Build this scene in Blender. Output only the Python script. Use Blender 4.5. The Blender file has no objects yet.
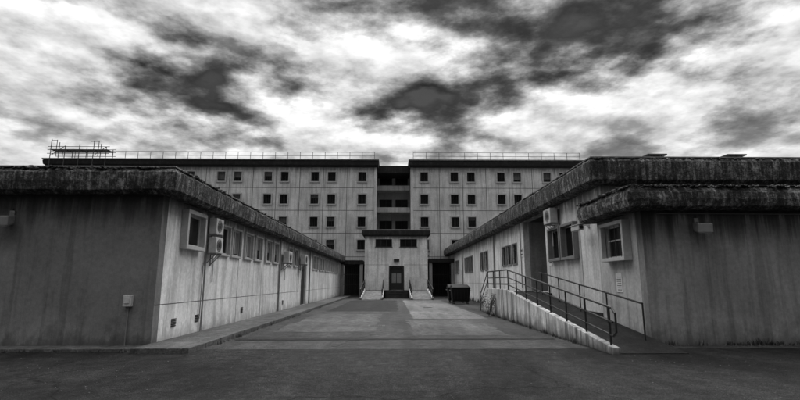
import bpy, bmesh, math, random
from mathutils import Vector, Matrix
random.seed(7)
scene=bpy.context.scene
# ---------------------------------------------------------------- materials
def new_mat(name):
    m=bpy.data.materials.new(name); m.use_nodes=True
    nt=m.node_tree; b=nt.nodes['Principled BSDF']
    return m,nt,b
def N(nt,t,**k):
    n=nt.nodes.new(t)
    for a,v in k.items(): setattr(n,a,v)
    return n
def L(nt,a,b): nt.links.new(a,b)
def coords(nt): return N(nt,'ShaderNodeTexCoord').outputs['Object']
def mapping(nt,src,scale,loc=(0,0,0),rot=(0,0,0)):
    m=N(nt,'ShaderNodeMapping'); m.inputs['Scale'].default_value=scale; m.inputs['Location'].default_value=loc; m.inputs['Rotation'].default_value=rot
    L(nt,src,m.inputs['Vector']); return m.outputs['Vector']
def noise(nt,src,scale,detail=6,rough=.6,dist=0):
    n=N(nt,'ShaderNodeTexNoise'); n.inputs['Scale'].default_value=scale; n.inputs['Detail'].default_value=detail
    n.inputs['Roughness'].default_value=rough; n.inputs['Distortion'].default_value=dist
    L(nt,src,n.inputs['Vector']); return n.outputs['Fac']
def ramp(nt,src,pts):
    r=N(nt,'ShaderNodeValToRGB'); e=r.color_ramp.elements
    while len(e)<len(pts): e.new(.5)
    for i,(p,v) in enumerate(pts):
        e[i].position=p; e[i].color=(v,v,v,1)
    L(nt,src,r.inputs['Fac']); return r.outputs['Color']
def math_(nt,op,a,b=None,clamp=False):
    m=N(nt,'ShaderNodeMath',operation=op,use_clamp=clamp)
    for i,x in enumerate((a,b)):
        if x is None: continue
        if isinstance(x,(int,float)): m.inputs[i].default_value=x
        else: L(nt,x,m.inputs[i])
    return m.outputs[0]
def maprange(nt,src,a,b,c=0,d=1):
    m=N(nt,'ShaderNodeMapRange'); 
    for i,v in enumerate((a,b,c,d)): m.inputs[i+1].default_value=v
    L(nt,src,m.inputs[0]); return m.outputs[0]
def bump(nt,b,h,strength=.3,dist=.02):
    n=N(nt,'ShaderNodeBump'); n.inputs['Strength'].default_value=strength; n.inputs['Distance'].default_value=dist
    L(nt,h,n.inputs['Height']); L(nt,n.outputs[0],b.inputs['Normal'])
def tocol(nt,val):
    c=N(nt,'ShaderNodeCombineColor')
    for i in range(3): L(nt,val,c.inputs[i])
    return c.outputs[0]

def wall_mat(name,base,ztop,top_stain=.6,streak=.5,dirt=.5,seedloc=0,zbase=0.0,reachmax=1.5):
    m,nt,b=new_mat(name); c=coords(nt)
    c0=mapping(nt,c,(1,1,1),(seedloc,seedloc*.7,seedloc*.3))
    big=ramp(nt,noise(nt,c0,.45,4,.65,.4),[(.3,.68),(.7,1.14)])
    fine=ramp(nt,noise(nt,c0,9,4,.75),[(.3,.78),(.7,1.14)])
    st=noise(nt,mapping(nt,c0,(2.2,2.2,.13)),1.6,4,.65)
    sr=ramp(nt,st,[(.36,1-streak),(.52,1.0)])
    v=math_(nt,'MULTIPLY',big,fine); v=math_(nt,'MULTIPLY',v,sr)
    sep=N(nt,'ShaderNodeSeparateXYZ'); L(nt,c,sep.inputs[0]); z=sep.outputs[2]
    st2=noise(nt,mapping(nt,c0,(3.5,3.5,.05)),1.2,4,.7)
    reach=maprange(nt,st2,.38,.72,.12,reachmax)
    dz=math_(nt,'SUBTRACT',ztop,z)
    tt=math_(nt,'DIVIDE',dz,reach)
    tt=math_(nt,'MINIMUM',tt,1.0); tt=math_(nt,'MAXIMUM',tt,0.0)
    tf=maprange(nt,tt,0,1,1-top_stain,1)
    v=math_(nt,'MULTIPLY',v,tf)
    dn=noise(nt,mapping(nt,c0,(2,2,1)),1.5,4,.7)
    dh=maprange(nt,dn,.3,.7,.1,.9)
    db=math_(nt,'DIVIDE',math_(nt,'SUBTRACT',z,zbase),dh); db=math_(nt,'MINIMUM',db,1.0); db=math_(nt,'MAXIMUM',db,0.0)
    v=math_(nt,'MULTIPLY',v,maprange(nt,db,0,1,1-dirt,1))
    v=math_(nt,'MULTIPLY',v,base)
    L(nt,tocol(nt,v),b.inputs['Base Color']); b.inputs['Roughness'].default_value=.88
    bump(nt,b,noise(nt,c0,38,2,.7),.4,.014)
    return m
def moss_mat(name,lo,hi):
    m,nt,b=new_mat(name); c=coords(nt)
    a=noise(nt,mapping(nt,c,(1,1,.8)),2.2,5,.75,.6)
    s=noise(nt,mapping(nt,c,(6,6,.3)),1.5,4,.75)
    f=noise(nt,c,15,4,.85)
    v=math_(nt,'ADD',math_(nt,'MULTIPLY',a,.33),math_(nt,'MULTIPLY',s,.35)); v=math_(nt,'ADD',v,math_(nt,'MULTIPLY',f,.32))
    v=maprange(nt,v,.43,.58,0,1)
    col=ramp(nt,v,[(0,lo),(.4,lo+(hi-lo)*.08),(.7,(lo+hi)*.35),(1,hi)])
    L(nt,col,b.inputs['Base Color']); b.inputs['Roughness'].default_value=.95
    bump(nt,b,f,1.0,.1)
    return m
def simple(name,base,rough=.6,var=.25,scale=6,metal=0,bmp=.1,spec=None):
    m,nt,b=new_mat(name); c=coords(nt)
    v=maprange(nt,noise(nt,c,scale,4,.7),.3,.7,base*(1-var),base*(1+var))
    L(nt,tocol(nt,v),b.inputs['Base Color']); b.inputs['Roughness'].default_value=rough; b.inputs['Metallic'].default_value=metal
    if spec is not None: b.inputs['Specular IOR Level'].default_value=spec
    return m
def asphalt(name,base,grain=1.0,crack=True,big=(.6,1.35),seed=0,spec=.35,gs=24,bs=1.0):
    m,nt,b=new_mat(name); c=mapping(nt,coords(nt),(1,1,1),(seed,seed,0))
    bigv=ramp(nt,noise(nt,mapping(nt,c,(1,.7,1)),.22,5,.65,.8),[(.33,big[0]),(.66,big[1])])
    tr=ramp(nt,noise(nt,mapping(nt,c,(.9,.07,1)),1.3,4,.65,.3),[(.35,.72),(.65,1.28)])
    mid=ramp(nt,noise(nt,c,3.2,6,.9,.2),[(.36,.5),(.5,.95),(.64,1.65)])
    g=noise(nt,c,gs,3,.8); gr=ramp(nt,g,[(.40,max(.1,1-.7*grain)),(.5,.9),(.56,1+.6*grain),(.64,1+2.6*grain)])
    v=math_(nt,'MULTIPLY',math_(nt,'MULTIPLY',bigv,mid),gr); v=math_(nt,'MULTIPLY',v,tr)
    if crack:
        wob=N(nt,'ShaderNodeTexNoise'); wob.inputs['Scale'].default_value=.9; wob.inputs['Detail'].default_value=4; L(nt,c,wob.inputs['Vector'])
        va=N(nt,'ShaderNodeVectorMath',operation='MULTIPLY_ADD'); L(nt,wob.outputs['Color'],va.inputs[0]); va.inputs[1].default_value=(1.6,1.6,0); L(nt,c,va.inputs[2])
        vo=N(nt,'ShaderNodeTexVoronoi',feature='DISTANCE_TO_EDGE',voronoi_dimensions='2D'); vo.inputs['Scale'].default_value=.17; L(nt,va.outputs[0],vo.inputs['Vector'])
        ck=ramp(nt,vo.outputs['Distance'],[(0,.2),(.002,.4),(.005,1)])
        v=math_(nt,'MULTIPLY',v,ck)
    v=math_(nt,'MULTIPLY',v,base)
    L(nt,tocol(nt,v),b.inputs['Base Color'])
    b.inputs['Roughness'].default_value=.8
    b.inputs['Specular IOR Level'].default_value=spec
    bump(nt,b,g,bs,.035)
    return m
M={}
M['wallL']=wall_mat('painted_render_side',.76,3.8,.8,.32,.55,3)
M['wallLf']=wall_mat('painted_render_front_shaded',.19,3.8,.75,.32,.65,11)  # shade of the front face is put into this darker base colour
M['wallR']=wall_mat('painted_render_right',.76,4.8,.78,.32,.5,23)
M['wallBf']=wall_mat('painted_render_annex_front_shaded',.26,3.5,.88,.34,.6,31,0,2.0)  # annex front: base colour lowered to stand in for shade
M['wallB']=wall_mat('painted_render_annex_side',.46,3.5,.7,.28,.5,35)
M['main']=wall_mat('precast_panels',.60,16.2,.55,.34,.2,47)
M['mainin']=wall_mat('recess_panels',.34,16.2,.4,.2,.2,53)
M['entr']=wall_mat('entrance_render',.74,6.5,.6,.28,.4,61)
M['ramp']=wall_mat('stained_concrete',.70,1.1,.25,.75,.88,71)
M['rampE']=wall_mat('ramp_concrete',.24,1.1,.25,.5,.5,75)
M['moss']=moss_mat('mossy_concrete',.005,.34)
M['mossd']=moss_mat('dark_roof_edge',.006,.035)
M['felt']=simple('roof_felt',.12,.9,.4,1.5)
M['flash']=simple('weathered_flashing',.16,.6,.5,3)
M['frame']=simple('pale_window_frame',.42,.55,.2,4)
M['frameg']=simple('grey_window_frame',.18,.5,.2,4)
M['framem']=simple('facade_window_trim',.36,.6,.2,4)
M['dark']=simple('dark_painted_steel',.012,.45,.3,9)
M['black']=simple('dark_interior',.006,.9,.2,2)
M['joint']=simple('joint_sealant',.09,.9,.4,2)
M['kerb']=asphalt('pavement_concrete',.10,.15,False,(.6,1.25),5)
M['galv']=simple('galvanised_steel',.28,.45,.3,12,.6)
M['galvd']=simple('dull_steel_tube',.06,.6,.3,12,.3)
M['white']=simple('white_enamel',.48,.4,.2,5)
M['plastic']=simple('dark_plastic_bin',.007,.6,.3,5,spec=.15)
M['rubber']=simple('rubber_wheel',.015,.8,.2,9)
M['blind']=simple('window_blind',.12,.7,.3,3)
M['leaf']=simple('leaf',.06,.6,.4,12)
M['twig']=simple('twig',.05,.9,.3,20)
M['paper']=simple('notice_panel',.6,.6,.15,20)
M['ink']=simple('notice_print',.06,.6,.2,20)
def glass_mat():
    m,nt,b=new_mat('dark_window_glass'); c=coords(nt)
    v=maprange(nt,noise(nt,c,.9,2,.5),.3,.7,.004,.015)
    L(nt,tocol(nt,v),b.inputs['Base Color']); b.inputs['Roughness'].default_value=.12
    b.inputs['Specular IOR Level'].default_value=.15
    bump(nt,b,noise(nt,c,1.4,2,.5),.15,.02)
    return m
M['glass']=glass_mat()
# ---------------------------------------------------------------- mesh helpers
def empty(name):
    e=bpy.data.objects.new(name,None); scene.collection.objects.link(e); return e
class P:
    def __init__(s,name,mat,parent=None,fr=None):
        s.name=name; s.mat=mat; s.parent=parent; s.bm=bmesh.new(); s.fr=fr or (lambda a,d,z:(a,d,z))
    def v(s,p): return s.bm.verts.new(s.fr(*p))
    def quad(s,*ps): 
        try: return s.bm.faces.new([s.v(p) for p in ps])
        except Exception: pass
    def box(s,a0,a1,d0,d1,z0,z1):
        c=[s.v((a,d,z)) for a in (a0,a1) for d in (d0,d1) for z in (z0,z1)]
        for f in ((0,1,3,2),(4,6,7,5),(0,4,5,1),(2,3,7,6),(0,2,6,4),(1,5,7,3)): s.bm.faces.new([c[i] for i in f])
        return s
    def hexa(s,pts):
        c=[s.v(p) for p in pts]
        for f in ((3,2,1,0),(4,5,6,7),(0,1,5,4),(1,2,6,5),(2,3,7,6),(3,0,4,7)): s.bm.faces.new([c[i] for i in f])
        return s
    def tube(s,p,q,r=.02,n=8):
        p=Vector(s.fr(*p)); q=Vector(s.fr(*q)); d=q-p
        if d.length<1e-5: return s
        u=d.normalized(); a=Vector((0,0,1)) if abs(u.z)<.9 else Vector((1,0,0))
        x=u.cross(a).normalized(); y=u.cross(x)
        A=[];B=[]
        for i in range(n):
            t=2*math.pi*i/n; o=(x*math.cos(t)+y*math.sin(t))*r
            A.append(s.bm.verts.new(p+o)); B.append(s.bm.verts.new(q+o))
        for i in range(n): s.bm.faces.new([A[i],A[(i+1)%n],B[(i+1)%n],B[i]])
        s.bm.faces.new(A[::-1]); s.bm.faces.new(B); return s
    def path(s,pts,r=.02):
        for a,b in zip(pts,pts[1:]): s.tube(a,b,r)
        return s
    def done(s,bevel=0,smooth=False):
        bmesh.ops.recalc_face_normals(s.bm,faces=s.bm.faces)
        me=bpy.data.meshes.new(s.name); s.bm.to_mesh(me); s.bm.free()
        o=bpy.data.objects.new(s.name,me); scene.collection.objects.link(o)
        if s.mat: me.materials.append(M[s.mat])
        if s.parent: o.parent=s.parent
        if bevel:
            b=o.modifiers.new('bevel','BEVEL'); b.width=bevel; b.segments=2; b.limit_method='ANGLE'
        if smooth:
            for f in me.polygons: f.use_smooth=True
        return o
def fx(X,sgn): return lambda a,d,z:(X+sgn*d,a,z)
def fy(Y): return lambda a,d,z:(a,Y-d,z)
def wall(name,mat,parent,fr,a0,a1,z0,z1,th,ops):
    p=P(name,mat,parent,fr)
    A=sorted(set([a0,a1]+[min(max(o[i],a0),a1) for o in ops for i in (0,1)])); Z=sorted(set([z0,z1]+[min(max(o[i],z0),z1) for o in ops for i in (2,3)]))
    def solid(i,j):
        if i<0 or j<0 or i>=len(A)-1 or j>=len(Z)-1: return False
        ca=(A[i]+A[i+1])/2; cz=(Z[j]+Z[j+1])/2
        return not any(o[0]<ca<o[1] and o[2]<cz<o[3] for o in ops)
    for i in range(len(A)-1):
        for j in range(len(Z)-1):
            if not solid(i,j): continue
            x0,x1,y0,y1=A[i],A[i+1],Z[j],Z[j+1]
            p.quad((x0,0,y0),(x1,0,y0),(x1,0,y1),(x0,0,y1))
            p.quad((x0,-th,y0),(x0,-th,y1),(x1,-th,y1),(x1,-th,y0))
            if not solid(i-1,j): p.quad((x0,0,y0),(x0,0,y1),(x0,-th,y1),(x0,-th,y0))
            if not solid(i+1,j): p.quad((x1,0,y0),(x1,-th,y0),(x1,-th,y1),(x1,0,y1))
            if not solid(i,j-1): p.quad((x0,0,y0),(x0,-th,y0),(x1,-th,y0),(x1,0,y0))
            if not solid(i,j+1): p.quad((x0,0,y1),(x1,0,y1),(x1,-th,y1),(x0,-th,y1))
    bmesh.ops.remove_doubles(p.bm,verts=p.bm.verts,dist=1e-4)
    return p.done()
def roof(name,mat,parent,x0,x1,y0,y1,rings,offs=(1,1,1,1),step=.35,jit=.016):
    p=P(name,mat,parent)
    nx=max(1,min(200,int((x1-x0)/step))) if jit else 1; ny=max(1,min(200,int((y1-y0)/step))) if jit else 1
    V=[]
    for o,z in rings:
        X0=x0-o*offs[0];X1=x1+o*offs[1];Y0=y0-o*offs[2];Y1=y1+o*offs[3]
        pts=[]
        for a,b,n in (((X0,Y0),(X1,Y0),nx),((X1,Y0),(X1,Y1),ny),((X1,Y1),(X0,Y1),nx),((X0,Y1),(X0,Y0),ny)):
            for k in range(n): pts.append((a[0]+(b[0]-a[0])*k/n,a[1]+(b[1]-a[1])*k/n))
        j=jit if o>.1 else 0
        V.append([p.v((a+random.uniform(-j,j),b+random.uniform(-j,j),z+random.uniform(-j,j))) for a,b in pts])
    n=len(V[0])
    for a,b in zip(V,V[1:]):
        for i in range(n): p.bm.faces.new([a[i],a[(i+1)%n],b[(i+1)%n],b[i]])
    p.bm.faces.new(V[0][::-1]); p.bm.faces.new(V[-1])
    return p.done()
def window(par,fr,a0,a1,z0,z1,rec=.12,frame='frame',surround=0,proj=.1,mull=1,trans=0,bars=0,sill=True,blind=0,fw=.05):
    d=-rec
    f=P('window_frame',frame,par,fr)
    f.box(a0,a1,d-.04,d+.03,z0,z0+fw).box(a0,a1,d-.04,d+.03,z1-fw,z1)
    f.box(a0,a0+fw,d-.04,d+.03,z0+fw,z1-fw).box(a1-fw,a1,d-.04,d+.03,z0+fw,z1-fw)
    for i in range(mull):
        c=a0+(a1-a0)*(i+1)/(mull+1); f.box(c-fw*.5,c+fw*.5,d-.035,d+.025,z0+fw,z1-fw)
    if trans:
        c=z0+(z1-z0)*trans; f.box(a0+fw,a1-fw,d-.033,d+.022,c-fw*.4,c+fw*.4)
    f.done()
    P('window_glass','glass',par,fr).box(a0+fw*.4,a1-fw*.4,d-.02,d-.008,z0+fw*.4,z1-fw*.4).done()
    if blind:
        P('window_blind','blind',par,fr).box(a0+fw,a1-fw,d-.006,d-.001,z1-fw-(z1-z0)*blind,z1-fw).done()
    if surround:
        s=P('window_surround',frame,par,fr); w=surround
        s.box(a0-w,a1+w,.002,proj,z1,z1+w).box(a0-w,a1+w,.002,proj,z0-w,z0)
        s.box(a0-w,a0,.002,proj,z0,z1).box(a1,a1+w,.002,proj,z0,z1); s.done(.01)
    elif sill:
        P('window_sill',frame,par,fr).box(a0-.06,a1+.06,-.02,.07,z0-.06,z0-.002).done()
    if bars:
        b=P('window_bars','dark',par,fr)
        for i in range(bars):
            c=a0+(a1-a0)*(i+1)/(bars+1); b.tube((c,d+.07,z0),(c,d+.07,z1),.012,6)
        for t in (.3,.7): b.tube((a0,d+.07,z0+(z1-z0)*t),(a1,d+.07,z0+(z1-z0)*t),.01,6)
        b.done()
def ac_unit(fr,a,z,w=.8,h=.6,dd=.32):
    e=empty('air_conditioner_unit')
    P('casing','white',e,fr).box(a-w/2,a+w/2,.12,.12+dd,z,z+h).done(.02)
    g=P('fan_grille','dark',e,fr); r=h*.38
    for k in range(4):
        rr=r*(k+1)/4; pts=[(a+rr*math.cos(t*math.pi/10)-w*.08,.125+dd,z+h/2+rr*math.sin(t*math.pi/10)) for t in range(21)]
        g.path(pts,.006)
    for k in range(6):
        t=k*math.pi/6; g.tube((a-w*.08-r*math.cos(t),.127+dd,z+h/2-r*math.sin(t)),(a-w*.08+r*math.cos(t),.127+dd,z+h/2+r*math.sin(t)),.005)
    g.done()
    br=P('bracket','galv',e,fr)
    for s in (-1,1):
        x=a+s*w*.35; br.box(x-.02,x+.02,.003,.12+dd,z-.04,z-.001); br.tube((x,.02,z-.35),(x,.1+dd,z-.03),.015)
        br.box(x-.02,x+.02,.003,.03,z-.4,z-.04)
    br.done()
    P('pipe','white',e,fr).path([(a+w/2,.2,z+.1),(a+w/2+.1,.15,z),(a+w/2+.1,.04,z-.2),(a+w/2+.1,.04,z-.9)],.02).done()
# ---------------------------------------------------------------- ground
def sheet(name,mat,pts,z):
    p=P(name,mat); p.bm.faces.new([p.v((x,y,z)) for x,y in pts]); return p.done()
M['asph']=asphalt('worn_asphalt',.040,.7,True,(.45,1.55),2,.3,40)
M['asphf']=asphalt('coarse_dark_asphalt',.017,.7,True,(.4,1.6),9,.1,55,.7)
M['conc']=asphalt('worn_concrete_slab',.115,.3,True,(.6,1.3),14)
M['patch']=asphalt('old_asphalt_patch',.066,.7,True,(.55,1.35),19,.35,40)
M['newp']=asphalt('fresh_asphalt_patch',.018,.6,False,(.8,1.2),27,.2,40)
sheet('ground','asph',[(-400,-300),(400,-300),(400,500),(-400,500)],0)
def ragged(x0,x1,y0,y1,j=.08,st=.5,skew=0):
    pts=[]
    def seg(a,b):
        n=max(1,int(math.dist(a,b)/st))
        for k in range(n): pts.append((a[0]+(b[0]-a[0])*k/n+random.uniform(-j,j),a[1]+(b[1]-a[1])*k/n+random.uniform(-j,j)))
    seg((x0,y0),(x1,y0+skew)); seg((x1,y0+skew),(x1,y1)); seg((x1,y1),(x0,y1)); seg((x0,y1),(x0,y0)); return pts
sheet('road','asphf',ragged(-40,40,-60,11.6,.05,.4,.5),.004)
sheet('concrete_slab','conc',ragged(.9,4.2,20.8,41.5,.05,.6),.004)
sheet('asphalt_patch','patch',ragged(-3.9,-.6,15.5,24,.12,.5),.004)
sheet('asphalt_patch','newp',ragged(-3.6,.3,26,41,.1,.6),.004)
sheet('asphalt_patch','newp',ragged(-4.4,4.6,13.3,13.7,.04,.3,.15),.008)
sheet('asphalt_patch','patch',ragged(.6,3.6,14.5,20.3,.12,.4),.004)
for (x,y) in ((-.6,17.5),(2.2,30)):
    e=empty('drain_grate'); g=P('grate_frame','galvd',e); g.box(x-.3,x+.3,y-.3,y-.25,.003,.016).box(x-.3,x+.3,y+.25,y+.3,.003,.016).box(x-.3,x-.25,y-.25,y+.25,.003,.016).box(x+.25,x+.3,y-.25,y+.25,.003,.016)
    for k in range(7): g.box(x-.22+k*.07,x-.19+k*.07,y-.25,y+.25,.003,.014)
    g.done(); P('sump','black',e).box(x-.25,x+.25,y-.25,y+.25,.0045,.009).done()
pv=empty('pavement')
p=P('paving','kerb',pv); y=10.9
while y<51.5:
    y2=min(y+2.4,51.5); p.box(-5.93,-4.78,y+.006,y2-.006,-.02,.12); y=y2
p.done(.008)
p=P('kerb','kerb',pv); y=10.9
while y<51.5:
    y2=min(y+1.0,51.5); j=random.uniform(-.008,.008); p.box(-4.775,-4.62,y+.006,y2-.006,-.02,.125+j); y=y2
p.done(.015)
p=P('front_paving','kerb',pv); x=-23.0
while x<-5.95:
    x2=min(x+1.8,-5.936); p.box(x+.006,x2-.006,11.2,11.785,-.02,.07); x=x2
p.done(.008)
# ---------------------------------------------------------------- LEFT WING
LX=-5.93; LY0=11.79; LY1=52.0
lw=empty('prison_wing_building')
fL=fx(LX,1)
wins=[(13.0,14.1,2.62,3.52)]
ys=[15.7,16.95,18.45,19.85,21.5,22.9]
ys2=[26.2,27.7,34.2,35.6,37.4,38.8,40.6,42.0,43.8,45.2,47.0,48.4]
for q in ys+ys2: wins.append((q,q+.95,2.55,3.5))
door=(30.2,32.0,.12,3.3)
wall('side_wall','wallL',lw,fL,LY0,LY1,0,3.8,.3,wins+[door])
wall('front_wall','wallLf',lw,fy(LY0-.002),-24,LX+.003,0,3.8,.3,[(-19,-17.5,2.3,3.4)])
wall('back_wall','wallL',lw,lambda a,d,z:(a,LY1+d,z),-24,LX,0,3.8,.3,[])
wall('far_wall','wallL',lw,fx(-24,-1),LY0,LY1,0,3.8,.3,[])
window(lw,fy(LY0-.002),-19,-17.5,2.3,3.4)
for i,(a0,a1,z0,z1) in enumerate(wins):
    big=(i==0)
    window(lw,fL,a0,a1,z0,z1,rec=.05 if not big else .0,surround=.07 if not big else .11,proj=.09 if not big else .2,mull=1 if not big else 0,trans=0,blind=random.choice([0,0,.3,.5,0,.85]) if not big else 0)
P('floor_slab_inside','black',lw).box(-23.6,-6.3,12.2,51.6,.02,.05).done()
d=P('door','dark',lw,fL); d.box(30.2,31.08,-.2,-.14,.12,2.3).box(31.12,32.0,-.2,-.14,.12,2.3).box(30.2,32,-.2,-.15,2.36,3.3)
for k in (30.35,31.3): d.box(k,k+.55,-.14,-.12,1.2,2.1)
d.done(.005)
P('door_handle','galv',lw,fL).tube((31.0,-.12,1.05),(31.0,-.08,1.25),.015).done()
j=P('panel_joints','joint',lw,fL)
for yy in (14.8,17.9,21.1,24.5,28.9,33.3,36.6,39.9,43.1,46.3,49.6):
    j.box(yy-.015,yy+.015,-.01,.004,.12,3.79)
j.box(LY0+.01,30.18,-.01,.003,1.02,1.04); j.box(32.02,LY1-.01,-.01,.003,1.02,1.04)
j.done()
vt=P('wall_vents','dark',lw,fL)
for yy in (12.9,14.4,18.6,25.4): 
    for k in range(5): vt.box(yy-.13,yy+.13,.002,.02,.42+k*.045,.445+k*.045)
vt.done()
pp=P('conduits','frameg',lw,fL)
pp.path([(14.62,.05,3.79),(14.62,.05,1.4),(14.6,.05,.13)],.02)
pp.path([(14.50,.04,2.2),(14.50,.04,.5)],.014)
pp.path([(24.2,.06,3.79),(24.2,.06,.13)],.045); pp.path([(33.0,.06,3.79),(33.0,.06,.13)],.045)
pp.path([(29.2,.04,3.7),(29.2,.04,1.0)],.02)
pp.done()
ac_unit(fL,14.86,3.1,.6,.5,.24); ac_unit(fL,14.9,2.5,.6,.5,.24); ac_unit(fL,25.0,2.6,.8,.6)
ac_unit(fL,29.6,2.7,.8,.6)
roof('roof_slab','moss',lw,-24,LX,LY0,LY1,[(.02,3.8),(.42,3.77),(.53,3.86),(.56,4.08),(.56,4.3),(.42,4.42),(.2,4.45)])
roof('roof_flashing','flash',lw,-24,LX,LY0,LY1,[(.38,4.44),(.46,4.44),(.46,4.475),(.3,4.485)],jit=0)
# ---------------------------------------------------------------- RIGHT WING
rw=empty('prison_wing_building')
RX=6.9; RY0=14.9; RY1=57.6
fR=fx(RX,-1)
recess=(20.7,24.2,1.15,4.72)
rwin=[(17.1,18.3,2.55,3.75),(18.6,19.8,2.55,3.75),(25.6,26.5,2.6,3.7),(26.9,27.8,2.6,3.7),(28.1,29.0,2.6,3.7)]
for q in (33.5,35.2,40,41.6,43.2,48.2,49.8,53): rwin.append((q,q+1.1,2.5,3.8))
wall('side_wall','wallR',rw,fR,RY0,RY1,0,4.76,.3,rwin+[recess])
wall('front_wall','wallR',rw,fy(RY0-.002),RX-.003,34,0,4.76,.3,[])
wall('far_wall','wallR',rw,fx(34,1),RY0,RY1,0,4.76,.3,[])
for i,(a0,a1,z0,z1) in enumerate(rwin):
    if i<2: window(rw,fR,a0,a1,z0,z1,rec=.02,frame='frameg',surround=.1,proj=.2,mull=0,blind=.0)
    elif i<5: window(rw,fR,a0,a1,z0,z1,rec=.1,surround=.06,proj=.06,mull=0,bars=5,frame='frameg')
    else: window(rw,fR,a0,a1,z0,z1,rec=.1,surround=.07,proj=.06,mull=1,bars=3,frame='frameg',blind=random.choice([0,.4]))
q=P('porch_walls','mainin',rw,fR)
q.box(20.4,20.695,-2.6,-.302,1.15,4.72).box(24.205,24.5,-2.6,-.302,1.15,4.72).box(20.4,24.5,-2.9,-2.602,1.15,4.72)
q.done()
P('porch_floor','kerb',rw,fR).box(20.705,24.195,-2.6,.0,1.0,1.146).done()
P('porch_ceiling','black',rw,fR).box(20.4,24.5,-2.9,-.302,4.722,4.75).done()
d=P('porch_door','dark',rw,fR); d.box(21.4,23.4,-2.6,-2.54,1.15,3.4); d.box(20.8,24.1,-2.6,-2.55,3.5,4.5); d.done(.005)
j=P('panel_joints','joint',rw,fR)
for yy in (16.8,20.3,24.9,29.6,31.5,37.2,39,45.2,47,51.8,55.4): j.box(yy-.015,yy+.015,-.01,.004,0.02,4.75)
j.box(24.95,RY1,-.01,.003,1.5,1.52); j.done()
pp=P('downpipes','frameg',rw,fR); pp.path([(31.2,.07,4.75),(31.2,.07,.1)],.05); pp.path([(45.5,.07,4.75),(45.5,.07,.1)],.05)
pp.path([(16.5,.04,4.7),(16.5,.04,3.6)],.02); pp.path([(24.7,.04,4.7),(24.7,.04,1.3)],.025); pp.done()
roof('roof_slab','moss',rw,RX,34,RY0,RY1,[(.02,4.76),(.42,4.74),(.55,4.85),(.58,5.15),(.58,5.45),(.45,5.58),(.2,5.62)],offs=(1,1,1,0))
roof('roof_flashing','flash',rw,RX,34,RY0,RY1,[(.4,5.6),(.48,5.6),(.48,5.635),(.3,5.645)],offs=(1,1,1,0),jit=0)
ac_unit(fR,19.1,4.0,.85,.62)
for x in (9.5,12.4,18.0):
    e=empty('roof_vent'); c=P('cowl','galvd',e); c.box(x-.25,x+.25,15.9,16.2,5.6,6.04); c.done(.01)
    c=P('cap','galvd',e); c.box(x-.36,x+.36,15.85,16.25,6.09,6.15); c.done(.02)
    c=P('cap_legs','dark',e)
    for sx in (-.2,.2):
        for sy in (15.93,16.15): c.tube((x+sx,sy,6.02),(x+sx,sy,6.1),.02)
    c.done()
# annex
ax=empty('annex_building')
AX=6.68; AY0=12.2; AY1=14.893
fA=fx(AX,-1)
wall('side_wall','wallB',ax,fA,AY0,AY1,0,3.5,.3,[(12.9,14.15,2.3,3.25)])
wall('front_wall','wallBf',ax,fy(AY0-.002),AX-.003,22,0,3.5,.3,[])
wall('end_wall','wallB',ax,fx(22,1),AY0,AY1,0,3.5,.3,[])
window(ax,fA,12.9,14.15,2.3,3.25,rec=.0,surround=.1,proj=.24,mull=0,trans=.55,bars=0,blind=0)
b=P('window_bars','galvd',ax,fA)
for k in range(5): b.tube((12.93+k*.3,.1,2.3),(12.93+k*.3,.1,3.25),.009,6)
b.done()
P('conduit','frameg',ax,fy(AY0-.002)).path([(7.1,.03,3.42),(13.5,.03,3.4)],.014).done()
roof('roof_slab','moss',ax,AX,22,AY0,AY1,[(.02,3.5),(.45,3.47),(.58,3.54),(.63,3.72),(.62,3.9),(.5,4.06),(.2,4.12)],offs=(1,1,1,0))
roof('roof_flashing','mossd',ax,AX,22,AY0,AY1,[(.4,4.08),(.53,4.08),(.53,4.11),(.3,4.14)],offs=(1,1,1,0),jit=0)
def moss(name,segs,n,z,mat='moss'):
    p=P(name,mat)
    for _ in range(n):
        (x0,y0,x1,y1)=random.choice(segs); t=random.random(); r=random.uniform(.015,.05)
        x=x0+(x1-x0)*t+random.gauss(0,.05); yy=y0+(y1-y0)*t+random.gauss(0,.05)
        mt=Matrix.Translation((x,yy,z+random.uniform(-.04,.01)))@Matrix.Rotation(random.random()*6,4,'Z')@Matrix.Diagonal((r*random.uniform(.8,2.2),r,r*random.uniform(.4,.8),1))
        bmesh.ops.create_icosphere(p.bm,subdivisions=1,radius=1,matrix=mt)
    return p.done()
moss('moss',[(AX-.55,AY0-.55,16,AY0-.55),(AX-.55,AY0-.55,16,AY0-.55),(AX-.55,AY0-.55,AX-.55,AY1)],700,4.08)
moss('moss',[(-14,LY0-.5,LX+.5,LY0-.5),(LX+.5,LY0-.5,LX+.5,24)],450,4.42)
moss('moss',[(RX-.5,RY0-.5,18,RY0-.5),(RX-.5,RY0-.5,RX-.5,30)],500,5.56)
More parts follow.
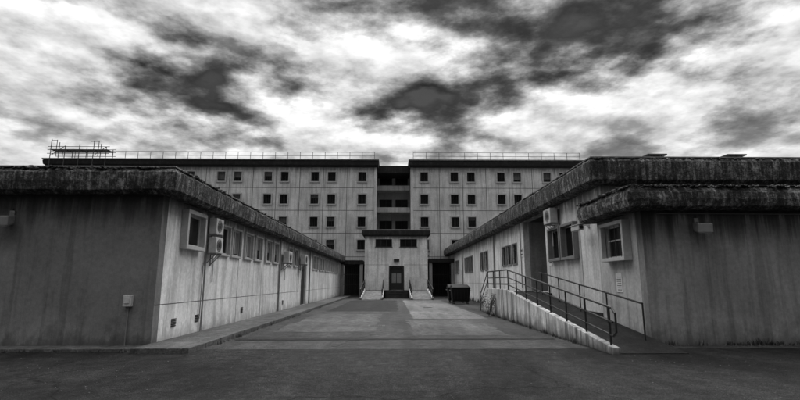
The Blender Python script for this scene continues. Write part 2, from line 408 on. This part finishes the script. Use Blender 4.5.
# ---------------------------------------------------------------- MAIN BUILDING
mb=empty('cell_block_building')
MY=58.0; EX=24.4
cols=[]
for s in (-1,1):
    for c in (4.0,7.9,10.05,13.95,16.05,19.95,22.05,25.95,28.05,31.95,34.05,37.95,40.05):
        if s*c<EX-1: cols.append(s*c)
rows=[14.95,12.02,9.1,6.2,3.2]
opsl=[(c-.5,c+.5,r-.62,r+.62) for c in cols if c<0 for r in rows]
opsr=[(c-.5,c+.5,r-.62,r+.62) for c in cols if c>0 for r in rows]
fM=fy(MY)
wall('facade_west','main',mb,fM,-44,-2.1,0,16.2,.35,opsl)
wall('facade_east','main',mb,fM,2.25,EX,0,16.2,.35,opsr)
wall('west_end','main',mb,fx(-44,-1),MY,74,0,16.2,.3,[])
wall('east_end','main',mb,fx(EX,1),MY,74,0,16.2,.3,[])
wall('back_wall','main',mb,lambda a,d,z:(a,74+d,z),-44,EX,0,16.2,.3,[])
fr=P('window_surrounds','framem',mb,fM); gl=P('window_glass','glass',mb,fM); wf=P('window_frames','dark',mb,fM); ba=P('window_bars','dark',mb,fM); bl=P('window_blinds','blind',mb,fM)
for o in opsl+opsr:
    a0,a1,z0,z1=o
    for bx in ((a0-.14,a1+.14,z1,z1+.14),(a0-.14,a1+.14,z0-.14,z0),(a0-.14,a0,z0,z1),(a1,a1+.14,z0,z1)):
        fr.box(bx[0],bx[1],.002,.16,bx[2],bx[3])
    gl.box(a0,a1,-.22,-.2,z0,z1)
    wf.box(a0,a1,-.2,-.16,z0,z0+.06).box(a0,a1,-.2,-.16,z1-.06,z1).box(a0,a0+.06,-.2,-.16,z0+.06,z1-.06).box(a1-.06,a1,-.2,-.16,z0+.06,z1-.06)
    for k in range(4): c=a0+.2*(k+1); ba.box(c-.012,c+.012,-.1,-.08,z0,z1)
    r=random.random()
    if r<.3: bl.box(a0+.06,a1-.06,-.198,-.19,z0+(z1-z0)*random.uniform(.2,.7),z1-.06)
for p in (fr,gl,wf,ba,bl): p.done()
j=P('panel_joints','joint',mb,fM)
for s in (-1,1):
    for c in (5.95,8.97,12.0,15.0,18.0,21.0,24.0,27.0,30,33,36,39,42):
        if s*c<EX-.3: j.box(s*c-.035,s*c+.035,-.01,.004,0,16.18)
for z in (13.5,10.58,7.65,4.7):
    j.box(-43.9,-2.12,-.01,.006,z-.035,z+.035); j.box(2.27,EX-.1,-.01,.006,z-.035,z+.035)
j.done()
P('recess_corner_piers','main',mb,fM).box(-2.45,-2.1,.002,.12,0,16.19).box(2.25,2.6,.002,.12,0,16.19).done()
RB=63.0
rops=[]
for r in rows[:4]: rops+= [(-1.85,-.15,r-.75,r+.65),(.3,2.0,r-.75,r+.65)]
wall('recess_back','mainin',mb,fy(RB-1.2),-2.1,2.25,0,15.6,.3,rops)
g=P('recess_glass','glass',mb,fy(RB-1.2)); f=P('recess_frames','dark',mb,fy(RB-1.2))
for a0,a1,z0,z1 in rops:
    g.box(a0,a1,-.25,-.2,z0,z1)
    for c in (a0+.02,(a0+a1)/2,a1-.06): f.box(c,c+.04,-.2,-.15,z0,z1)
g.done(); f.done()
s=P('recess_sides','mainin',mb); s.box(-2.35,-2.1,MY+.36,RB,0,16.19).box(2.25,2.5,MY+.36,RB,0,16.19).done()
s=P('balcony_slabs','main',mb)
for r in rows[:4]: s.box(-2.09,2.24,60.2,61.79,r-1.35,r-1.1)
s.done()
s=P('balcony_parapets','main',mb)
for r in rows[:4]: s.box(-2.09,2.24,60.1,60.195,r-1.35,r-.7)
s.done()
P('recess_roof','mossd',mb).box(-2.09,2.24,58.6,64,15.65,16.6).done()
rr_=[(.02,16.2),(.3,16.2),(.55,16.4),(.62,16.9),(.5,17.0)]
roof('roof_edge_west','mossd',mb,-44,-2.1,MY,74,rr_,offs=(1,0.4,1,1),jit=0)
roof('roof_edge_east','mossd',mb,2.25,EX,MY,74,rr_,offs=(.4,1,1,1),jit=0)
cr=[(.5,17.002),(.68,17.002),(.68,17.14),(.5,17.15)]
roof('roof_coping_west','flash',mb,-44,-2.1,MY,74,cr,offs=(1,0.4,1,1),jit=0)
roof('roof_coping_east','flash',mb,2.25,EX,MY,74,cr,offs=(.4,1,1,1),jit=0)
r=P('roof_guardrail','galvd',mb)
for (x0,x1) in ((-44,-2.4),(2.6,EX-.1)):
    n=int((x1-x0)/1.6)
    for k in range(n+1):
        x=x0+(x1-x0)*k/n; r.tube((x,MY-.3,17.1),(x,MY-.3,18.15),.03,6)
    for z in (17.65,18.15): r.tube((x0,MY-.3,z),(x1,MY-.3,z),.028,6)
r.tube((-2.4,60,17.5),(2.6,60,17.5),.02,6)
r.done()
P('roof_plant','mossd',mb).box(-1.9,1.9,66,70,16.1,17.0).done()
s=empty('scaffolding'); t=P('tubes','galvd',s)
for x in (-43.6,-41.8,-40,-38.2,-36.6):
    h={-43.6:19.6,-41.8:18.7,-40:18.9,-38.2:19.4,-36.6:18.6}[x]
    for yy in (57.2,58.6): t.tube((x,yy,17.3 if yy>57.5 else 12),(x,yy,h),.045)
    t.tube((x,57.2,18.2),(x,58.6,18.2),.035)
for z in (17.7,18.2,18.6): 
    for yy in (57.2,58.6): t.tube((-44,yy,z),(-36.2,yy,z),.04)
t.tube((-43.6,57.2,17.4),(-41.8,57.2,18.7),.04); t.tube((-38.2,57.2,17.4),(-36.6,57.2,18.6),.04); t.tube((-43.6,57.2,19.4),(-42.9,57.2,19.4),.04); t.tube((-38.6,57.2,19.3),(-37.6,57.2,19.3),.04)
t.tube((-42.9,57.2,17.3),(-42.9,57.2,19.5),.04); t.tube((-37.6,57.2,17.3),(-37.6,57.2,19.4),.04)
t.done(); P('boards','felt',s).box(-43.8,-36.5,57.25,58.55,18.24,18.29).done()
# ---------------------------------------------------------------- ENTRANCE BLOCK
en=empty('entrance_building')
EY=50.0; fE=fy(EY); ex0,ex1=-3.05,3.75; ec=.38
dr=(ec-.65,ec+.65,.75,3.15)
ew=[(-1.9,-.1,5.35,6.2),(.75,2.6,5.35,6.2)]
wall('front_wall','entr',en,fE,ex0,ex1,0,6.5,.3,[dr]+ew)
wall('west_wall','entr',en,fx(ex0,-1),EY+.002,MY-.01,0,6.5,.3,[])
wall('east_wall','entr',en,fx(ex1,1),EY+.002,MY-.01,0,6.5,.3,[])
for o in ew: window(en,fE,*o,rec=.12,frame='dark',mull=2)
roof('roof_slab','mossd',en,ex0,ex1,EY,MY-.05,[(.02,6.5),(.2,6.5),(.3,6.65),(.3,7.1),(.2,7.2)],offs=(1,1,1,0),jit=0)
d=P('door','dark',en,fE); d.box(dr[0],dr[1],-.2,-.14,.75,3.15); d.done()
d=P('door_leaf_panels','frameg',en,fE); d.box(ec-.5,ec-.04,-.137,-.12,1.5,2.5).box(ec+.04,ec+.5,-.137,-.12,1.5,2.5); d.done()
d=P('door_surround','mossd',en,fE); d.box(dr[0]-.15,dr[0],.003,.1,.75,3.3).box(dr[1],dr[1]+.15,.003,.1,.75,3.3).box(dr[0],dr[1],.003,.1,3.15,3.3); d.done()
P('door_lamp','dark',en,fE).box(ec-.3,ec+.3,.003,.2,3.75,4.05).done(.03)
P('wall_notices','paper',en,fE).box(1.5,1.9,.003,.02,2.1,2.6).box(-1.3,-1.0,.003,.02,2.2,2.6).done()
j=P('panel_joints','joint',en,fE); j.box(ex0,dr[0]-.16,-.01,.004,3.4,3.43); j.box(dr[1]+.16,ex1,-.01,.004,3.4,3.43); j.box(-1.2,-1.17,-.01,.0045,3.43,5.3); j.done()
st=empty('entrance_steps')
t=P('treads','newp',st); t.box(-3.0,3.7,47.9,49.99,0,.748)
for k in range(5): t.box(-.75,1.5,46.1+k*.36,46.1+(k+1)*.36-.001,0,.15*(k+1))
t.done(.01)
for (x0,x1) in ((-2.95,-.9),(1.65,3.65)):
    t=P('access_ramp','rampE',st)
    t.hexa([(x0,42.2,0),(x1,42.2,0),(x1,47.895,0),(x0,47.895,0),(x0,42.2,.03),(x1,42.2,.03),(x1,47.895,.74),(x0,47.895,.74)]); t.done()
    w=P('ramp_upstand','ramp',st)
    for xx in (x0,x1-.15):
        w.hexa([(xx-.01,42.1,0),(xx+.15,42.1,0),(xx+.15,47.9,0),(xx-.01,47.9,0),(xx-.01,42.1,.2),(xx+.15,42.1,.2),(xx+.15,47.9,.92),(xx-.01,47.9,.92)])
    w.done(.01)
    rr=P('handrail','dark',st)
    for xx in (x0+.07,x1-.08):
        n=5
        for k in range(n):
            yy=42.3+5.5*k/(n-1); zz=.2+.72*k/(n-1); rr.tube((xx,yy,zz),(xx,yy,zz+.9),.035,6)
        for h in (.5,.9): rr.tube((xx,42.0,.18+h),(xx,47.9,.92+h),.035,6); rr.tube((xx,47.9,.92+h),(xx,49.5,.92+h),.035,6)
        rr.path([(xx,42.0,1.08),(xx,41.8,.95),(xx,41.85,.75),(xx,42.1,.68)],.035)
    rr.done()
for (x0,x1,zt,nm) in ((-5.9,-3.36,4.0,'w'),(4.06,6.88,4.2,'e')):
    c=empty('covered_link'); 
    P('roof_slab','mossd',c).box(x0,x1,51.9,57.9,zt-.45,zt).done(.02)
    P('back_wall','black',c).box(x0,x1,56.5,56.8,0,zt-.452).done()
    P('side_pier','mainin',c).box(x0+.0,x0+.35,52.05,52.4,0,zt-.452).box(x1-.35,x1-.003,52.05,52.4,0,zt-.452).done()
    g=P('steel_gate','dark',c)
    x=x0+.36
    while x<x1-.36: g.tube((x,52.3,.05),(x,52.3,zt-.46),.016,6); x+=.14
    for z in (.15,1.3,2.4): g.box(x0+.36,x1-.36,52.28,52.32,z,z+.05)
    g.done()
# ---------------------------------------------------------------- RIGHT RAMP
rp=empty('wheelchair_ramp')
wx=4.88; Ya,Yb,Yc=10.7,20.2,24.4; H=1.12
def zr(y): return 0.02+(H-.02)*(y-Ya)/(Yb-Ya)
t=P('ramp_slab','newp',rp); e1=6.67
t.hexa([(wx+.18,Ya,0),(e1,Ya,0),(e1,Yb,0),(wx+.18,Yb,0),(wx+.18,Ya,.02),(e1,Ya,.02),(e1,Yb,H),(wx+.18,Yb,H)])
t.box(wx+.18,6.895,Yb+.002,Yc,0,H); t.box(6.672,6.895,14.91,Yb,0,.6); t.done()
t=P('retaining_wall','ramp',rp)
t.hexa([(wx,Ya-.15,0),(wx+.178,Ya-.15,0),(wx+.178,Yb,0),(wx,Yb,0),(wx,Ya-.15,.16),(wx+.178,Ya-.15,.16),(wx+.178,Yb,H+.16),(wx,Yb,H+.16)])
t.box(wx,wx+.178,Yb+.001,Yc,0,H+.16); t.done(.015)
t=P('landing_steps','ramp',rp)
for k in range(7):
    if H-.16*(k+1)>.02: t.box(wx+.05,6.3,Yc+.002+k*.3,Yc+.3+k*.3,0,H-.16*(k+1))
t.done(.01)
rr=P('handrail','dark',rp); xx=wx+.09
n=8
for k in range(n):
    yy=Ya+.1+(Yb-Ya-.2)*k/(n-1); rr.tube((xx,yy,zr(yy)+.14),(xx,yy,zr(yy)+1.0),.026)
for h in (.38,.68,1.0):
    rr.tube((xx,Ya-.05,zr(Ya)+h),(xx,Yb,H+h),.024 if h<1 else .03); rr.tube((xx,Yb,H+h),(xx,Yc,H+h),.024 if h<1 else .03)
for yy in (21.6,23,Yc-.05): rr.tube((xx,yy,H+.1),(xx,yy,H+1.0),.026)
rr.path([(xx,Ya-.05,1.02),(xx,Ya-.2,.9),(xx,Ya-.2,.5),(xx,Ya-.05,.4)],.026)
xi=6.35
for k in range(5):
    yy=Ya+1.2+(Yb-Ya-1.6)*k/4; rr.tube((xi,yy,zr(yy)),(xi,yy,zr(yy)+.9),.022)
rr.tube((xi,Ya+1.2,zr(Ya+1.2)+.9),(xi,Yb,H+.9),.026)
rr.path([(xx,Yc,H+1.0),(xx,Yc+1.9,1.05),(xx,Yc+2.2,1.0),(xx,Yc+2.2,.0)],.026); rr.tube((xx,Yc,H+.55),(xx,Yc+2.1,.55),.022)
rr.done()
# ---------------------------------------------------------------- small things
def wall_lamp(fr,a,z):
    e=empty('floodlight'); P('housing','frameg',e,fr).hexa([(a-.2,.18,z-.12),(a+.2,.18,z-.12),(a+.2,.38,z-.18),(a-.2,.38,z-.18),(a-.2,.16,z+.1),(a+.2,.16,z+.1),(a+.2,.4,z+.05),(a-.2,.4,z+.05)]).done(.015)
    P('bracket','galv',e,fr).box(a-.06,a+.06,.003,.05,z-.12,z+.24).tube((a,.04,z+.12),(a,.24,z+.02),.025).done()
    P('lens','white',e,fr).hexa([(a-.16,.2,z-.137),(a+.16,.2,z-.137),(a+.16,.36,z-.192),(a-.16,.36,z-.192),(a-.16,.2,z-.123),(a+.16,.2,z-.123),(a+.16,.36,z-.172),(a-.16,.36,z-.172)]).done()
    P('cable','dark',e,fr).path([(a,.03,z+.2),(a,.03,z+.3)],.012).done()
wall_lamp(fy(AY0-.002),8.15,3.05); wall_lamp(fy(LY0-.002),-9.7,3.15); wall_lamp(fx(ex1,1),53,4.6)
e=empty('security_camera'); P('arm','white',e,fR).box(15.95,16.1,.003,.06,3.5,3.7).tube((16.02,.04,3.6),(16.02,.45,3.52),.03).done()
P('body','white',e,fR).box(15.6,16.3,.36,.54,3.36,3.54).done(.02); P('hood','white',e,fR).box(15.45,16.35,.33,.57,3.545,3.565).done(); P('lens','dark',e,fR).tube((15.6,.45,3.45),(15.54,.45,3.45),.06,12).done()
e=empty('electrical_box'); fF=fy(LY0-.002)
P('box','frame',e,fF).box(-6.64,-6.44,.003,.12,1.0,1.27).done(.012); P('lid','white',e,fF).box(-6.6,-6.48,.121,.135,1.08,1.22).done(.004); P('conduit','frameg',e,fF).tube((-6.54,.03,.07),(-6.54,.03,1.0),.014).done()
e=empty('wall_sign'); P('panel','paper',e,fA).box(13.5,13.85,.003,.015,1.3,1.85).done()
k=P('lettering','ink',e,fA)
for i in range(7): k.box(13.54,13.81-random.uniform(0,.06),.0155,.0175,1.36+i*.062,1.38+i*.062)
k.done()
e=empty('wall_sign'); P('panel','paper',e,fR).box(24.35,24.85,.01,.03,2.9,3.4).done(); P('lettering','ink',e,fR).box(24.42,24.78,.0305,.034,3.2,3.3).box(24.42,24.7,.0305,.034,3.0,3.08).done()
e=empty('wall_sign'); P('panel','paper',e,fR).box(19.95,20.35,.003,.02,2.3,2.75).done(); P('lettering','ink',e,fR).box(20.0,20.3,.0205,.024,2.55,2.65).box(20.0,20.3,.0205,.024,2.4,2.46).done()
e=empty('vent_hatch'); P('grille','dark',e,fy(AY0-.002)).box(13.2,13.5,.003,.03,.25,.45).done()
e=empty('roof_antenna'); P('mast','galvd',e).path([(-10.6,13,4.4),(-10.6,13,4.7)]+[(-10.6+.2-.2*math.cos(t*.35),13,4.7+.2*math.sin(t*.35)) for t in range(1,9)],.018).done()
def bin_(x,y):
    e=empty('waste_container')
    b=P('body','plastic',e); w,dp=.68,.52
    b.hexa([(x-w+.08,y-dp+.08,.18),(x+w-.08,y-dp+.08,.18),(x+w-.08,y+dp-.08,.18),(x-w+.08,y+dp-.08,.18),(x-w,y-dp,1.12),(x+w,y-dp,1.12),(x+w,y+dp,1.12),(x-w,y+dp,1.12)]); b.done(.04)
    b=P('rim','plastic',e); b.box(x-w-.04,x+w+.04,y-dp-.04,y+dp+.04,1.122,1.18); b.done(.01)
    b=P('lid','plastic',e); b.hexa([(x-w-.03,y-dp-.05,1.185),(x+w+.03,y-dp-.05,1.185),(x+w+.03,y+dp,1.185),(x-w-.03,y+dp,1.185),(x-w+.05,y-dp+.05,1.25),(x+w-.05,y-dp+.05,1.25),(x+w-.05,y+dp,1.42),(x-w+.05,y+dp,1.42)]); b.done(.03)
    b=P('ribs','plastic',e)
    for k in range(5): b.box(x-.5+k*.25-.02,x-.5+k*.25+.02,y-dp-.01,y-dp+.05,.35,1.1)
    b.done()
    b=P('wheels','rubber',e)
    for sx in (-.5,.5):
        for sy in (-.35,.35): b.tube((x+sx-.03,y+sy,.1),(x+sx+.03,y+sy,.1),.1,14); 
    b.done(); b=P('castor_forks','galv',e)
    for sx in (-.5,.5):
        for sy in (-.35,.35): b.box(x+sx-.05,x+sx-.035,y+sy-.03,y+sy+.03,.08,.2).box(x+sx+.035,x+sx+.05,y+sy-.03,y+sy+.03,.08,.2)
    b.done(); b=P('handles','galv',e); b.tube((x-w-.08,y-.3,1.0),(x-w-.08,y+.3,1.0),.02); b.tube((x+w+.08,y-.3,1.0),(x+w+.08,y+.3,1.0),.02); b.done()
bin_(5.0,34.8); bin_(5.0,37.0)
def shrub(name,x,y,h,n,spread):
    e=empty(name); tw=P('stems','twig',e); lf=P('leaves','leaf',e)
    for k in range(14):
        a=random.random()*6.28; r=spread*random.uniform(.3,1); hh=h*random.uniform(.6,1)
        tip=(x+r*math.cos(a),y+r*math.sin(a),hh); mid=(x+.4*r*math.cos(a),y+.4*r*math.sin(a),hh*.55)
        tw.path([(x,y,0),mid,tip],.008)
        for _ in range(n//14):
            t=random.uniform(.3,1.05); c=Vector((x,y,0)).lerp(Vector(tip),t)+Vector([random.gauss(0,.06) for _ in range(3)])
            s=random.uniform(.03,.06); R=Matrix.Rotation(random.random()*6.28,3,'Z')@Matrix.Rotation(random.uniform(-1,1),3,'X')
            q=[c+R@Vector(v) for v in ((0,0,0),(s*.4,s*.8,0),(0,s*1.9,0),(-s*.4,s*.8,0))]
            lf.bm.faces.new([lf.bm.verts.new(v) for v in q])
    tw.done(); lf.done()
shrub('shrub',4.55,22.3,1.15,700,.5)
def weeds(name,segs,n,h=.2):
    p=P(name,'leaf')
    for _ in range(n):
        x0,y0,x1,y1=random.choice(segs); t=random.random(); t=t+.03*math.sin(t*60)
        cx=x0+(x1-x0)*t; cy=y0+(y1-y0)*t
        hh=h*random.uniform(.2,1)*(.4+abs(math.sin(cx*2.3+cy*1.7)))
        for k in range(5):
            a=random.random()*6.28; r=random.uniform(.2,.7)*hh; w=.006+hh*.04
            bx=cx+random.gauss(0,.03); by=cy+random.gauss(0,.03)
            v=[(bx-w*math.sin(a),by+w*math.cos(a),0.0),(bx+w*math.sin(a),by-w*math.cos(a),0.0),(bx+r*math.cos(a),by+r*math.sin(a),hh)]
            p.bm.faces.new([p.bm.verts.new(q) for q in v])
    return p.done()
weeds('weeds',[(6.8,12.12,14,12.12),(8.5,12.1,11,12.1)],260,.16)
weeds('weeds',[(4.82,12,4.82,24)],160,.14)
weeds('weeds',[(-4.56,12,-4.56,50),(-4.56,12,-4.56,26)],160,.08)
weeds('weeds',[(-14,11.15,-6,11.15)],160,.09)
weeds('weeds',[(6.8,26,6.8,50)],160,.3)
p=P('gravel','kerb')
for _ in range(1400):
    x=random.uniform(-9,9); y=random.uniform(4.2,24); 
    if abs(x)>4.5 and y>10.5: continue
    r=random.uniform(.004,.013); bmesh.ops.create_icosphere(p.bm,subdivisions=1,radius=r,matrix=Matrix.Translation((x,y,.006))@Matrix.Diagonal((1,random.uniform(.6,1.4),.6,1)))
p.done()
# ---------------------------------------------------------------- world
w=bpy.data.worlds.new('World'); scene.world=w; w.use_nodes=True; nt=w.node_tree
bg=nt.nodes['Background']
SE,SR=math.radians(52),math.radians(12)
sky=N(nt,'ShaderNodeTexSky',sky_type='NISHITA'); sky.sun_disc=False; sky.sun_elevation=SE; sky.sun_rotation=SR
bw=N(nt,'ShaderNodeRGBToBW'); L(nt,sky.outputs[0],bw.inputs[0])
tc=N(nt,'ShaderNodeTexCoord'); sp=N(nt,'ShaderNodeSeparateXYZ'); L(nt,tc.outputs['Generated'],sp.inputs[0])
zc=math_(nt,'MAXIMUM',sp.outputs[2],0.0)
zz=math_(nt,'ADD',zc,.26)
cx=math_(nt,'DIVIDE',sp.outputs[0],zz); cy=math_(nt,'DIVIDE',sp.outputs[1],zz)
cv=N(nt,'ShaderNodeCombineXYZ'); L(nt,cx,cv.inputs[0]); L(nt,cy,cv.inputs[1]); L(nt,math_(nt,'MULTIPLY',zc,2.0),cv.inputs[2])
V=cv.outputs[0]
def dens(off,det):
    return noise(nt,mapping(nt,V,(1,1,1),(7.3+off[0],2.4+off[1],3.1+off[2])),1.9,det,.58,0)
d0=dens((0,0,0),9); d1=dens((.02,-.045,.06),6)
rel=math_(nt,'MULTIPLY',math_(nt,'SUBTRACT',d0,d1),5.0)
wn=noise(nt,V,2.6,3,.6,0)
az=math_(nt,'ARCTAN2',sp.outputs[0],sp.outputs[1]); el=math_(nt,'ARCSINE',sp.outputs[2])
wob=math_(nt,'SUBTRACT',wn,.5)
azw=math_(nt,'ADD',az,math_(nt,'MULTIPLY',wob,.7)); elw=math_(nt,'ADD',el,math_(nt,'MULTIPLY',math_(nt,'SUBTRACT',d1,.5),.35))
def blob(a,e,ra,re,amp):
    dx=math_(nt,'MULTIPLY',math_(nt,'SUBTRACT',azw,math.radians(a)),1/math.radians(ra)); dy=math_(nt,'MULTIPLY',math_(nt,'SUBTRACT',elw,math.radians(e)),1/math.radians(re))
    r=math_(nt,'ADD',math_(nt,'MULTIPLY',dx,dx),math_(nt,'MULTIPLY',dy,dy))
    return math_(nt,'MULTIPLY',math_(nt,'POWER',2.718,math_(nt,'MULTIPLY',r,-1.0)),amp)
B=None
for a,e,ra,re,amp in ((0,21.5,9,2.0,-.10),(-22,19.5,7,1.6,-.08),(-34,27,9,2.5,-.05),(-19,26,8,3.5,.06),(30,25.5,9,2.6,-.07),(14,25,8,3,.05),(38,32,10,2.5,-.07),(-40,34,8,3,-.06)):
    b=blob(a,e,ra,re,amp); B=b if B is None else math_(nt,'ADD',B,b)
s=math_(nt,'ADD',math_(nt,'ADD',math_(nt,'MULTIPLY',d0,.85),math_(nt,'MULTIPLY',wn,.15)),B)
cl=ramp(nt,s,[(.36,.04),(.405,.10),(.44,.24),(.475,.46),(.53,.78)])
cov=ramp(nt,s,[(.31,.3),(.38,1)])
clr=math_(nt,'MULTIPLY',cl,math_(nt,'MAXIMUM',math_(nt,'ADD',rel,1.0),.35))
skyv=math_(nt,'MULTIPLY',bw.outputs[0],.018)
mx=N(nt,'ShaderNodeMix',data_type='FLOAT'); L(nt,cov,mx.inputs[0]); L(nt,skyv,mx.inputs[2]); L(nt,clr,mx.inputs[3])
hz=maprange(nt,sp.outputs[2],.18,.34,0,1)   # haze evens the clouds near the horizon
mh=N(nt,'ShaderNodeMix',data_type='FLOAT'); L(nt,math_(nt,'ADD',math_(nt,'MULTIPLY',hz,.4),.6),mh.inputs[0]); mh.inputs[2].default_value=.62; L(nt,mx.outputs[0],mh.inputs[3])
g=maprange(nt,sp.outputs[2],.56,.68,1.0,8.0)  # unseen sky above the view, boosted to brighten the side walls
gy=maprange(nt,sp.outputs[1],-.35,.3,.3,1.0)  # unseen sky behind the camera, dimmed to keep front walls dark
val=math_(nt,'MULTIPLY',math_(nt,'MULTIPLY',mh.outputs[0],g),gy)
L(nt,tocol(nt,val),bg.inputs['Color']); bg.inputs['Strength'].default_value=1.0
sun=bpy.data.lights.new('sun','SUN'); sun.energy=.7; sun.angle=math.radians(14); sun.color=(1,1,1)
so=bpy.data.objects.new('sun',sun); scene.collection.objects.link(so)
dv=Vector((math.sin(SR)*math.cos(SE),math.cos(SR)*math.cos(SE),math.sin(SE)))
so.rotation_euler=dv.to_track_quat('Z','Y').to_euler()
# ---------------------------------------------------------------- camera
cam=bpy.data.cameras.new('camera'); co=bpy.data.objects.new('camera',cam); scene.collection.objects.link(co)
cam.sensor_width=36; cam.lens=20.7; cam.clip_end=2000; cam.clip_start=.05
co.location=(0,0,1.6); co.rotation_euler=(math.radians(90+10.1),0,-math.radians(.87))
scene.camera=co
scene.view_settings.view_transform='Standard'; scene.view_settings.look='None'; scene.view_settings.exposure=0
